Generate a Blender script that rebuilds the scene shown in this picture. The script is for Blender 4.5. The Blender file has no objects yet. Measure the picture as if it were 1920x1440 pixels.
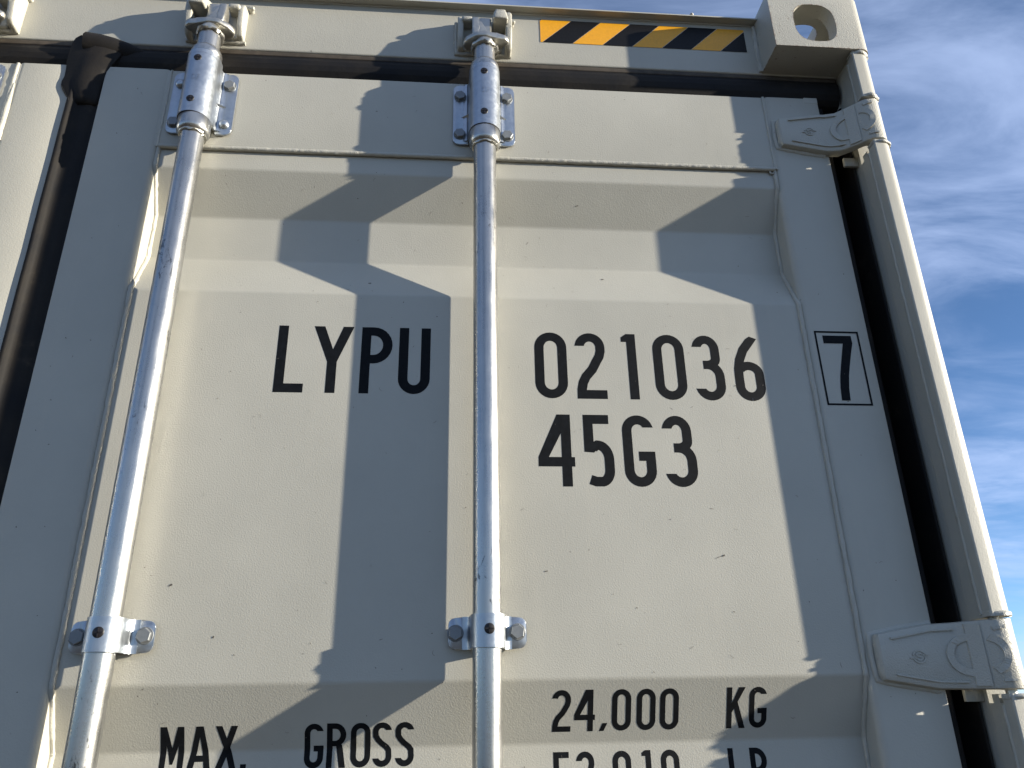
import bpy, bmesh, math, random
from math import sin, cos, pi, radians, sqrt, hypot, atan2, tan
from mathutils import Vector, Matrix, noise
random.seed(7)
S = bpy.context.scene
COL = S.collection

# ------------------------------------------------------------------ camera
CAM = (0.5366, -0.9137, 1.7750)
yaw, pit, rol, FPX = 0.0871, 0.3992, -0.0188, 1454.03
F = Vector((sin(yaw)*cos(pit), cos(yaw)*cos(pit), sin(pit)))
R = Vector((cos(yaw), -sin(yaw), 0)); U = R.cross(F)
R2 = R*cos(rol) + U*sin(rol); U2 = U*cos(rol) - R*sin(rol)
cd = bpy.data.cameras.new('camera'); cam = bpy.data.objects.new('camera', cd); COL.objects.link(cam)
m = Matrix((R2, U2, -F)).transposed().to_4x4(); m.translation = Vector(CAM); cam.matrix_world = m
cd.sensor_width = 36.0; cd.lens = FPX*36/1920; cd.clip_start = 0.02; cd.clip_end = 5000
S.camera = cam

# ------------------------------------------------------------------ light
SUN_AZ = 14.7      # degrees from +X towards the viewer
SUN_EL = 11.0
EXPOSURE = 1.21
sun_dir = Vector((cos(radians(SUN_AZ))*cos(radians(SUN_EL)), -sin(radians(SUN_AZ))*cos(radians(SUN_EL)), sin(radians(SUN_EL))))
sl = bpy.data.lights.new('sun', 'SUN'); sl.energy = 5.0; sl.angle = radians(0.53); sl.color = (1.0, 0.915, 0.77)
so = bpy.data.objects.new('sun', sl); COL.objects.link(so); so.location = (8, -3, 4)
so.rotation_euler = sun_dir.to_track_quat('Z', 'Y').to_euler()

w = bpy.data.worlds.new('World'); S.world = w; w.use_nodes = True
nt = w.node_tree; nt.nodes.clear()
def N(nt, t, **kw):
    n = nt.nodes.new(t)
    for k, v in kw.items():
        if k in n.inputs.keys(): n.inputs[k].default_value = v
        else: setattr(n, k, v)
    return n
L = lambda nt, a, b: nt.links.new(a, b)
sky = N(nt, 'ShaderNodeTexSky', sky_type='NISHITA', sun_disc=False, sun_elevation=radians(SUN_EL), sun_rotation=radians(90 + SUN_AZ))
sky.altitude = 4000; sky.air_density = 1.0; sky.dust_density = 0.05; sky.ozone_density = 3.0
tc = N(nt, 'ShaderNodeTexCoord')
# thin high cloud: direction projected on a flat layer, stretched noise
sep = N(nt, 'ShaderNodeSeparateXYZ'); L(nt, tc.outputs['Generated'], sep.inputs[0])
zz = N(nt, 'ShaderNodeMath', operation='MAXIMUM'); L(nt, sep.outputs[2], zz.inputs[0]); zz.inputs[1].default_value = 0.0
za = N(nt, 'ShaderNodeMath', operation='ADD'); L(nt, zz.outputs[0], za.inputs[0]); za.inputs[1].default_value = 0.12
dx = N(nt, 'ShaderNodeMath', operation='DIVIDE'); L(nt, sep.outputs[0], dx.inputs[0]); L(nt, za.outputs[0], dx.inputs[1])
dy = N(nt, 'ShaderNodeMath', operation='DIVIDE'); L(nt, sep.outputs[1], dy.inputs[0]); L(nt, za.outputs[0], dy.inputs[1])
cb = N(nt, 'ShaderNodeCombineXYZ'); L(nt, dx.outputs[0], cb.inputs[0]); L(nt, dy.outputs[0], cb.inputs[1])
mp = N(nt, 'ShaderNodeMapping'); L(nt, cb.outputs[0], mp.inputs['Vector'])
mp.inputs['Rotation'].default_value = (0, 0, radians(62)); mp.inputs['Scale'].default_value = (1.0, 2.2, 1.0); mp.inputs['Location'].default_value = (0.35, 0.1, 0)
n1 = N(nt, 'ShaderNodeTexNoise', Scale=2.1, Detail=9.0, Roughness=0.58, Distortion=0.5); L(nt, mp.outputs[0], n1.inputs['Vector'])
n2 = N(nt, 'ShaderNodeTexNoise', Scale=0.9, Detail=3.0, Roughness=0.5); L(nt, cb.outputs[0], n2.inputs['Vector'])
mm = N(nt, 'ShaderNodeMath', operation='MULTIPLY'); L(nt, n1.outputs['Fac'], mm.inputs[0]); L(nt, n2.outputs['Fac'], mm.inputs[1])
mr = N(nt, 'ShaderNodeMapRange'); L(nt, mm.outputs[0], mr.inputs['Value'])
mr.inputs['From Min'].default_value = 0.13; mr.inputs['From Max'].default_value = 0.37; mr.inputs['To Min'].default_value = 0.0; mr.inputs['To Max'].default_value = 0.60
mr.interpolation_type = 'SMOOTHSTEP'
SKYMUL = N(nt, 'ShaderNodeMix', data_type='RGBA', blend_type='MIX'); L(nt, mr.outputs[0], SKYMUL.inputs[0]); L(nt, sky.outputs[0], SKYMUL.inputs[6])
SKYMUL.inputs[7].default_value = (3.1, 3.9, 5.8, 1)
bg = N(nt, 'ShaderNodeBackground', Strength=0.088); L(nt, SKYMUL.outputs[2], bg.inputs['Color'])
wo = N(nt, 'ShaderNodeOutputWorld'); L(nt, bg.outputs[0], wo.inputs['Surface'])

S.view_settings.view_transform = 'Standard'; S.view_settings.look = 'None'
S.view_settings.exposure = EXPOSURE; S.view_settings.gamma = 1.0; S.view_settings.use_curve_mapping = False
S.render.engine = 'CYCLES'
S.cycles.max_bounces = 8; S.cycles.caustics_reflective = True; S.cycles.blur_glossy = 0.3; S.cycles.caustics_refractive = False

# ------------------------------------------------------------------ materials
def mat(name):
    m = bpy.data.materials.new(name); m.use_nodes = True
    nt = m.node_tree; b = nt.nodes['Principled BSDF']
    return m, nt, b
def ramp(nt, src, stops):
    r = N(nt, 'ShaderNodeValToRGB'); L(nt, src, r.inputs[0])
    e = r.color_ramp.elements
    e[0].position, e[0].color = stops[0][0], stops[0][1]; e[1].position, e[1].color = stops[-1][0], stops[-1][1]
    for p, c in stops[1:-1]:
        x = e.new(p); x.color = c
    return r
def c4(r, g, b): return (r, g, b, 1)

def paint_material(name, base, rough=0.42, grain=0.10, speck=0.6, dusty=0.0):
    m, nt, b = mat(name)
    co = N(nt, 'ShaderNodeTexCoord'); O = co.outputs['Object']
    big = N(nt, 'ShaderNodeTexNoise', Scale=5.0, Detail=5.0, Roughness=0.6); L(nt, O, big.inputs['Vector'])
    cr = ramp(nt, big.outputs['Fac'], [(0.30, c4(*[x*0.93 for x in base])), (0.70, c4(*[x*1.05 for x in base]))])
    # sparse dark specks, chips and hairs stuck to the paint
    wv = N(nt, 'ShaderNodeTexNoise', Scale=60.0, Detail=2.0); L(nt, O, wv.inputs['Vector'])
    wm = N(nt, 'ShaderNodeMix', data_type='RGBA', blend_type='LINEAR_LIGHT'); wm.inputs[0].default_value = 0.012
    L(nt, O, wm.inputs[6]); L(nt, wv.outputs['Color'], wm.inputs[7])
    vo = N(nt, 'ShaderNodeTexVoronoi', Scale=46.0, Randomness=1.0); L(nt, wm.outputs[2], vo.inputs['Vector'])
    sp = N(nt, 'ShaderNodeSeparateColor'); L(nt, vo.outputs['Color'], sp.inputs[0])
    siz = N(nt, 'ShaderNodeMapRange'); L(nt, sp.outputs[0], siz.inputs['Value'])
    siz.inputs['From Min'].default_value = 0.45; siz.inputs['From Max'].default_value = 1.0; siz.inputs['To Min'].default_value = 0.0; siz.inputs['To Max'].default_value = 0.060
    lt = N(nt, 'ShaderNodeMath', operation='LESS_THAN'); L(nt, vo.outputs['Distance'], lt.inputs[0]); L(nt, siz.outputs[0], lt.inputs[1])
    ls = N(nt, 'ShaderNodeMath', operation='MULTIPLY'); L(nt, lt.outputs[0], ls.inputs[0]); ls.inputs[1].default_value = speck
    mx = N(nt, 'ShaderNodeMix', data_type='RGBA'); L(nt, ls.outputs[0], mx.inputs[0]); L(nt, cr.outputs[0], mx.inputs[6]); mx.inputs[7].default_value = c4(0.10, 0.09, 0.08)
    # faint pale scuffs running down
    ms = N(nt, 'ShaderNodeMapping'); L(nt, O, ms.inputs['Vector']); ms.inputs['Scale'].default_value = (38, 38, 4)
    sc = N(nt, 'ShaderNodeTexNoise', Scale=1.0, Detail=6.0, Roughness=0.65); L(nt, ms.outputs[0], sc.inputs['Vector'])
    sr = ramp(nt, sc.outputs['Fac'], [(0.56, c4(0, 0, 0)), (0.80, c4(0.22, 0.22, 0.22))])
    m2 = N(nt, 'ShaderNodeMix', data_type='RGBA'); L(nt, sr.outputs[0], m2.inputs[0]); L(nt, mx.outputs[2], m2.inputs[6])
    m2.inputs[7].default_value = c4(base[0]*1.18, base[1]*1.14, base[2]*1.10)
    L(nt, m2.outputs[2], b.inputs['Base Color'])
    # orange peel
    g1 = N(nt, 'ShaderNodeTexNoise', Scale=520.0, Detail=2.0, Roughness=0.55); L(nt, O, g1.inputs['Vector'])
    g2 = N(nt, 'ShaderNodeTexNoise', Scale=22.0, Detail=3.0, Roughness=0.5); L(nt, O, g2.inputs['Vector'])
    ad = N(nt, 'ShaderNodeMath', operation='MULTIPLY_ADD'); L(nt, g2.outputs['Fac'], ad.inputs[0]); ad.inputs[1].default_value = 0.5; L(nt, g1.outputs['Fac'], ad.inputs[2])
    bp = N(nt, 'ShaderNodeBump', Strength=1.0, Distance=0.00085*grain*10); L(nt, ad.outputs[0], bp.inputs['Height'])
    L(nt, bp.outputs[0], b.inputs['Normal'])
    rr = N(nt, 'ShaderNodeMapRange'); L(nt, big.outputs['Fac'], rr.inputs['Value']); rr.inputs['To Min'].default_value = rough-0.06; rr.inputs['To Max'].default_value = rough+0.10
    L(nt, rr.outputs[0], b.inputs['Roughness'])
    return m
BASE = (0.385, 0.374, 0.322)
M_paint = paint_material('beige_paint', BASE, 0.45, 0.030)
M_cast = paint_material('cast_beige_paint', BASE, 0.42, 0.085, 0.3)

def cast_chipped():
    m = paint_material('chipped_beige_paint', BASE, 0.45, 0.090, 0.5)
    nt = m.node_tree; b = nt.nodes['Principled BSDF']
    src = b.inputs['Base Color'].links[0].from_socket
    ge = N(nt, 'ShaderNodeNewGeometry')
    co = N(nt, 'ShaderNodeTexCoord')
    nz = N(nt, 'ShaderNodeTexNoise', Scale=170.0, Detail=5.0, Roughness=0.7); L(nt, co.outputs['Object'], nz.inputs['Vector'])
    bv = N(nt, 'ShaderNodeBevel', samples=6); bv.inputs['Radius'].default_value = 0.004
    dt = N(nt, 'ShaderNodeVectorMath', operation='DOT_PRODUCT'); L(nt, bv.outputs[0], dt.inputs[0]); L(nt, ge.outputs['Normal'], dt.inputs[1])
    iv = N(nt, 'ShaderNodeMath', operation='SUBTRACT'); iv.inputs[0].default_value = 1.0; L(nt, dt.outputs['Value'], iv.inputs[1])
    cl = N(nt, 'ShaderNodeMath', operation='MINIMUM'); L(nt, iv.outputs[0], cl.inputs[0]); cl.inputs[1].default_value = 0.10
    pm = N(nt, 'ShaderNodeMath', operation='MULTIPLY_ADD'); L(nt, cl.outputs[0], pm.inputs[0]); pm.inputs[1].default_value = 1.7; L(nt, nz.outputs['Fac'], pm.inputs[2])
    r = ramp(nt, pm.outputs[0], [(0.635, c4(0, 0, 0)), (0.675, c4(1, 1, 1))])
    mx = N(nt, 'ShaderNodeMix', data_type='RGBA'); L(nt, r.outputs[0], mx.inputs[0]); L(nt, src, mx.inputs[6]); mx.inputs[7].default_value = c4(0.20, 0.15, 0.11)
    L(nt, mx.outputs[2], b.inputs['Base Color'])
    return m
M_chip = cast_chipped()

def galv_material(name, tone=(0.40, 0.40, 0.385), rough=0.27, scratch=True, streak=(30, 30, 2.0)):
    m, nt, b = mat(name)
    co = N(nt, 'ShaderNodeTexCoord'); O = co.outputs['Object']
    ms = N(nt, 'ShaderNodeMapping'); L(nt, O, ms.inputs['Vector']); ms.inputs['Scale'].default_value = streak
    st = N(nt, 'ShaderNodeTexNoise', Scale=6.0, Detail=6.0, Roughness=0.65); L(nt, ms.outputs[0], st.inputs['Vector'])
    sp = N(nt, 'ShaderNodeTexVoronoi', Scale=260.0); L(nt, O, sp.inputs['Vector'])
    cl = N(nt, 'ShaderNodeTexNoise', Scale=28.0, Detail=6.0, Roughness=0.65); L(nt, O, cl.inputs['Vector'])
    mxn = N(nt, 'ShaderNodeMath', operation='MULTIPLY_ADD'); L(nt, st.outputs['Fac'], mxn.inputs[0]); mxn.inputs[1].default_value = 0.6
    hf = N(nt, 'ShaderNodeMath', operation='MULTIPLY'); L(nt, cl.outputs['Fac'], hf.inputs[0]); hf.inputs[1].default_value = 0.4
    L(nt, hf.outputs[0], mxn.inputs[2])
    cr = ramp(nt, mxn.outputs[0], [(0.32, c4(*[x*0.86 for x in tone])), (0.52, c4(*tone)), (0.70, c4(*[min(1, x*1.12) for x in tone]))])
    src = cr.outputs[0]
    if scratch:
        m2 = N(nt, 'ShaderNodeMapping'); L(nt, O, m2.inputs['Vector']); m2.inputs['Scale'].default_value = (95, 95, 42)
        s2 = N(nt, 'ShaderNodeTexNoise', Scale=1.0, Detail=7.0, Roughness=0.72, Distortion=1.6); L(nt, m2.outputs[0], s2.inputs['Vector'])
        s3 = N(nt, 'ShaderNodeTexNoise', Scale=9.0, Detail=2.0); L(nt, O, s3.inputs['Vector'])
        pr = N(nt, 'ShaderNodeMath', operation='MULTIPLY'); L(nt, s2.outputs['Fac'], pr.inputs[0]); L(nt, s3.outputs['Fac'], pr.inputs[1])
        sr = ramp(nt, pr.outputs[0], [(0.318, c4(0, 0, 0)), (0.360, c4(0.85, 0.85, 0.85))])
        mx = N(nt, 'ShaderNodeMix', data_type='RGBA'); L(nt, sr.outputs[0], mx.inputs[0]); L(nt, src, mx.inputs[6]); mx.inputs[7].default_value = c4(0.06, 0.06, 0.06)
        src = mx.outputs[2]
    L(nt, src, b.inputs['Base Color'])
    b.inputs['Metallic'].default_value = 0.92
    rr = N(nt, 'ShaderNodeMapRange'); L(nt, mxn.outputs[0], rr.inputs['Value']); rr.inputs['From Min'].default_value = 0.3; rr.inputs['From Max'].default_value = 0.7
    rr.inputs['To Min'].default_value = rough-0.07; rr.inputs['To Max'].default_value = rough+0.12
    L(nt, rr.outputs[0], b.inputs['Roughness'])
    bp = N(nt, 'ShaderNodeBump', Strength=0.12, Distance=0.0003); L(nt, sp.outputs['Distance'], bp.inputs['Height']); L(nt, bp.outputs[0], b.inputs['Normal'])
    return m
M_galv = galv_material('galvanized_tube')
M_zinc = galv_material('zinc_plate', (0.40, 0.43, 0.46), 0.34, False, (25, 25, 25))
M_bolt = galv_material('dull_zinc_bolt', (0.20, 0.21, 0.215), 0.48, False, (40, 40, 40)); M_bolt.node_tree.nodes['Principled BSDF'].inputs['Metallic'].default_value = 0.55
M_castzinc = galv_material('cast_galvanized', (0.42, 0.41, 0.37), 0.38, False, (40, 40, 40))

def rubber_material():
    m, nt, b = mat('black_rubber')
    co = N(nt, 'ShaderNodeTexCoord'); O = co.outputs['Object']
    n = N(nt, 'ShaderNodeTexNoise', Scale=14.0, Detail=7.0, Roughness=0.65); L(nt, O, n.inputs['Vector'])
    r = ramp(nt, n.outputs['Fac'], [(0.35, c4(0.005, 0.005, 0.006)), (0.62, c4(0.013, 0.011, 0.009)), (0.85, c4(0.060, 0.047, 0.034))])
    L(nt, r.outputs[0], b.inputs['Base Color']); b.inputs['Roughness'].default_value = 0.7; b.inputs['Specular IOR Level'].default_value = 0.22
    f = N(nt, 'ShaderNodeTexNoise', Scale=200.0, Detail=3.0); L(nt, O, f.inputs['Vector'])
    bp = N(nt, 'ShaderNodeBump', Strength=0.5, Distance=0.0005); L(nt, f.outputs['Fac'], bp.inputs['Height']); L(nt, bp.outputs[0], b.inputs['Normal'])
    return m
M_rubber = rubber_material()
def flat_material(name, col, rough=0.5, var=0.06, sc=80):
    m, nt, b = mat(name)
    co = N(nt, 'ShaderNodeTexCoord')
    n = N(nt, 'ShaderNodeTexNoise', Scale=float(sc), Detail=5.0, Roughness=0.6); L(nt, co.outputs['Object'], n.inputs['Vector'])
    r = ramp(nt, n.outputs['Fac'], [(0.3, c4(*[x*(1-var) for x in col])), (0.7, c4(*[x*(1+var) for x in col]))])
    L(nt, r.outputs[0], b.inputs['Base Color']); b.inputs['Roughness'].default_value = rough
    return m
M_letter = flat_material('black_vinyl', (0.0045, 0.0055, 0.007), 0.65, 0.4, 120)
M_letter.node_tree.nodes['Principled BSDF'].inputs['Specular IOR Level'].default_value = 0.12
M_yellow = flat_material('yellow_reflective_vinyl', (0.72, 0.33, 0.008), 0.38, 0.08, 300)
M_stripe = flat_material('black_reflective_vinyl', (0.006, 0.006, 0.0065), 0.5, 0.6, 400)
M_stripe.node_tree.nodes['Principled BSDF'].inputs['Specular IOR Level'].default_value = 0.2
M_backing = flat_material('pale_vinyl_edge', (0.62, 0.58, 0.48), 0.5)
M_hole = flat_material('black_drain_plug', (0.010, 0.008, 0.008), 0.5, 0.4)
M_ground = flat_material('brown_gravel_ground', (0.066, 0.052, 0.036), 0.95, 0.35, 3)

# ------------------------------------------------------------------ mesh helpers
def link(name, bm, material, parent=None, smooth=True, autosmooth=35):
    bmesh.ops.recalc_face_normals(bm, faces=bm.faces)
    me = bpy.data.meshes.new(name); bm.to_mesh(me); bm.free()
    me.materials.append(material)
    if smooth:
        me.polygons.foreach_set('use_smooth', [True]*len(me.polygons))
        me.set_sharp_from_angle(angle=radians(autosmooth))
    o = bpy.data.objects.new(name, me); COL.objects.link(o)
    if parent is not None: o.parent = parent
    return o
def add_hexa(bm, P, bevel=0.0, seg=2):
    """P: 8 points, bottom loop then top loop"""
    v = [bm.verts.new(p) for p in P]
    fs = [(0, 3, 2, 1), (4, 5, 6, 7), (0, 1, 5, 4), (1, 2, 6, 5), (2, 3, 7, 6), (3, 0, 4, 7)]
    f = [bm.faces.new([v[i] for i in q]) for q in fs]
    if bevel > 0:
        es = list({e for q in f for e in q.edges})
        bmesh.ops.bevel(bm, geom=es, offset=bevel, segments=seg, profile=0.5, affect='EDGES', clamp_overlap=True)
def box(bm, x0, x1, y0, y1, z0, z1, bevel=0.0, seg=2):
    add_hexa(bm, [(x0, y0, z0), (x1, y0, z0), (x1, y1, z0), (x0, y1, z0), (x0, y0, z1), (x1, y0, z1), (x1, y1, z1), (x0, y1, z1)], bevel, seg)
def prism(bm, poly, axis, a, b, bevel=0.0, seg=2):
    """poly of 2D points extruded along axis ('x': (y,z), 'y': (x,z), 'z': (x,y)) from a to b"""
    def P(p, t):
        return {'x': (t, p[0], p[1]), 'y': (p[0], t, p[1]), 'z': (p[0], p[1], t)}[axis]
    va = [bm.verts.new(P(p, a)) for p in poly]; vb = [bm.verts.new(P(p, b)) for p in poly]
    n = len(poly); fs = [bm.faces.new(va), bm.faces.new(vb[::-1])]
    for i in range(n): fs.append(bm.faces.new([va[i], vb[i], vb[(i+1) % n], va[(i+1) % n]]))
    if bevel > 0:
        es = list({e for q in fs for e in q.edges})
        bmesh.ops.bevel(bm, geom=es, offset=bevel, segments=seg, profile=0.5, affect='EDGES', clamp_overlap=True)
def lathe(bm, prof, c, axis='z', n=40, a0=0, a1=2*pi):
    """prof: (radius, height) list round axis through c"""
    full = abs(a1-a0-2*pi) < 1e-6
    k = n if full else n+1
    rings = []
    for r, h in prof:
        ring = []
        for i in range(k):
            a = a0 + (a1-a0)*i/n
            if axis == 'z': p = (c[0]+r*cos(a), c[1]+r*sin(a), c[2]+h)
            elif axis == 'y': p = (c[0]+r*cos(a), c[1]+h, c[2]+r*sin(a))
            else: p = (c[0]+h, c[1]+r*cos(a), c[2]+r*sin(a))
            ring.append(bm.verts.new(p))
        rings.append(ring)
    for a, b in zip(rings[:-1], rings[1:]):
        for i in range(k if full else k-1):
            j = (i+1) % k
            bm.faces.new([a[i], a[j], b[j], b[i]])
    if full:
        if prof[0][0] > 1e-6: bm.faces.new(rings[0][::-1])
        if prof[-1][0] > 1e-6: bm.faces.new(rings[-1])
    return rings
def tube(bm, path, rad, n=10, rough=0.0, seed=0, flat=1.0):
    """tube along a 3-D path; rad number or list; rough = relative bead noise"""
    pts = [Vector(p) for p in path]; rings = []
    for i, p in enumerate(pts):
        t = (pts[min(i+1, len(pts)-1)]-pts[max(i-1, 0)]).normalized()
        a = Vector((0, 1, 0)) if abs(t.y) < 0.9 else Vector((1, 0, 0))
        u = t.cross(a).normalized(); v = u.cross(t).normalized()
        r = rad[i] if isinstance(rad, (list, tuple)) else rad
        ring = []
        for k in range(n):
            an = 2*pi*k/n
            rr = r*(1+rough*noise.noise(Vector((p.x*150+seed, p.z*150, k*0.9))) + rough*0.7*noise.noise(Vector((p.x*420+seed, p.z*420+7, k*0.4))))
            ring.append(bm.verts.new(p + u*cos(an)*rr + v*sin(an)*rr*flat))
        rings.append(ring)
    for a, b in zip(rings[:-1], rings[1:]):
        for k in range(n): bm.faces.new([a[k], a[(k+1) % n], b[(k+1) % n], b[k]])
    bm.faces.new(rings[0][::-1]); bm.faces.new(rings[-1])
def subdiv(a, b, step):
    a, b = Vector(a), Vector(b); n = max(1, int((b-a).length/step))
    return [a.lerp(b, i/n) for i in range(n+1)]
def rounded_path(pts, r, n=5):
    """round the inner corners of a 2-D polyline"""
    out = [pts[0]]
    for p, q, s in zip(pts[:-2], pts[1:-1], pts[2:]):
        p, q, s = Vector(p), Vector(q), Vector(s)
        d1 = (p-q).normalized(); d2 = (s-q).normalized()
        ang = d1.angle(d2)
        tl = min(r/tan(ang/2), (p-q).length*0.45, (s-q).length*0.45)
        a = q+d1*tl; b = q+d2*tl
        for i in range(n+1):
            t = i/n; out.append(tuple((1-t)**2*a+2*t*(1-t)*q+t*t*b))
    out.append(pts[-1]); return out
def empty(name, loc=(0, 0, 0), parent=None):
    o = bpy.data.objects.new(name, None); COL.objects.link(o); o.location = loc
    if parent is not None: o.parent = parent
    return o
def rrect(x0, x1, z0, z1, r, n=5):
    out = []
    for cx, cz, s in ((x1-r, z1-r, 0), (x0+r, z1-r, 1), (x0+r, z0+r, 2), (x1-r, z0+r, 3)):
        for i in range(n+1):
            a = pi/2*(s+i/n); out.append((cx+r*cos(a), cz+r*sin(a)))
    return out
def copy_part(o, parent, off):
    c = o.copy(); COL.objects.link(c); c.parent = parent
    c.location = Vector(o.location)+Vector(off)
    for ch in o.children:
        d = ch.copy(); COL.objects.link(d); d.parent = c
    return c

# ------------------------------------------------------------------ main dimensions (metres)
GROUND = -0.12
XR, XL = 1.232, -1.320           # outer sides of the box
Y_CAST, Y_POST, Y_HDR = 0.014, 0.018, 0.076
Y_STILE, Y_PAN, Y_DEEP = 0.070, 0.075, 0.108
Z_TOP, Z_HDR, Z_DOOR = 2.910, 2.783, 2.727
DX0, DX1 = -0.0127, 1.1535       # right door
SX0, SX1 = 0.0885, 1.0578        # inner edges of its stiles
Z_RAIL = 2.576

ground_bm = bmesh.new()
for q in (((-900, -900), (900, -900), (900, 900), (-900, 900)),):
    ground_bm.faces.new([ground_bm.verts.new((x, y, GROUND)) for x, y in q])
g = link('ground', ground_bm, M_ground, None, False); g['kind'] = 'structure'; g['label'] = 'brown gravel ground under the container'

ROOT = empty('shipping_container', (0, 6.1, GROUND)); 
ROOT['label'] = 'beige steel shipping container with galvanized lock rods and black lettering on its door'; ROOT['category'] = 'container'
class Rooted: pass
_lnk = link
def part(name, bm, material, parent=None, label=None, smooth=True, autosmooth=35, kind=None):
    o = _lnk(name, bm, material, None, smooth, autosmooth)
    p = ROOT if parent is None else parent
    o.parent = p
    if p is ROOT: o.matrix_parent_inverse = Matrix.Translation(-Vector(ROOT.location))
    if label: o['label'] = label
    if kind: o['kind'] = kind
    return o

# ------------------------------------------------------------------ header
bm = bmesh.new()
# face plate with rolled lower return
prof = rounded_path([(Y_HDR, 2.8955), (Y_HDR, Z_HDR), (0.097, Z_HDR), (0.135, 2.80), (0.135, 2.8955)], 0.004, 4)
prism(bm, prof, 'x', XL+0.163, 1.0685)
box(bm, 1.0685, 1.204, Y_HDR+0.0015, 0.135, Z_HDR+0.0005, 2.7868)           # strip running on under the casting
header = part('header', bm, M_paint)
bm = bmesh.new()
prism(bm, rounded_path([(0.0600, 2.8945), (0.0600, 2.8972), (0.6, 2.9010), (0.6, 2.8985), (0.0765, 2.8957), (0.0600, 2.8945)][:-1], 0.0006, 2), 'x', XL+0.163, 1.0683)
part('header_drip_edge', bm, M_paint, header)
bm = bmesh.new()
tube(bm, subdiv((-1.15, 0.0755, 2.8945), (1.062, 0.0755, 2.8945), 0.006), 0.0022, 7, 0.5, 3)
part('weld_bead', bm, M_cast, header)
bm = bmesh.new()
tube(bm, subdiv((1.0665, 0.0755, 2.890), (1.0665, 0.0755, 2.787), 0.004), 0.0045, 8, 0.35, 9)
part('weld_bead', bm, M_cast, header)
bm = bmesh.new()
lathe(bm, [(0.0, -0.003), (0.003, -0.002), (0.0038, 0.0), (0.0025, 0.0025), (0.0, 0.0036)], (0.9515, 0.062, 2.8995), 'z', 10)
part('weld_spatter', bm, M_cast, header)

# hazard strip on the header
hz = bmesh.new(); hx0, hx1, hz0, hz1 = 0.683, 1.0482, 2.832, 2.884
hz.faces.new([hz.verts.new(p) for p in ((hx0, Y_HDR-0.0004, hz0), (hx1, Y_HDR-0.0004, hz0), (hx1, Y_HDR-0.0004, hz1), (hx0, Y_HDR-0.0004, hz1))])
strip = part('hazard_sticker', hz, M_backing, None, smooth=False); strip['label'] = 'black and yellow striped warning sticker'
hp = 0.0522; gap = 0.0005
def clip_para(k):
    """parallelogram stripe k, leaning right, clipped to the strip"""
    b0 = hx0+0.0037+hp*(k-1)+gap; b1 = hx0+0.0037+hp*k-gap
    h = hz1-hz0
    poly = [(b0, hz0), (b1, hz0), (b1+h, hz1), (b0+h, hz1)]
    for lim, sgn in ((hx0+0.0004, 1), (hx1-0.0004, -1)):
        out = []
        for p, q in zip(poly, poly[1:]+poly[:1]):
            ip, iq = (p[0]-lim)*sgn >= 0, (q[0]-lim)*sgn >= 0
            if ip: out.append(p)
            if ip != iq:
                t = (lim-p[0])/(q[0]-p[0]); out.append((lim, p[1]+t*(q[1]-p[1])))
        poly = out
        if not poly: break
    return poly
for k in range(-1, 8):
    poly = clip_para(k)
    if len(poly) < 3: continue
    b = bmesh.new(); b.faces.new([b.verts.new((x, Y_HDR-0.0007, z)) for x, z in poly])
    part('stripe', b, M_yellow if k % 2 == 0 else M_stripe, strip, smooth=False)

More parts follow.
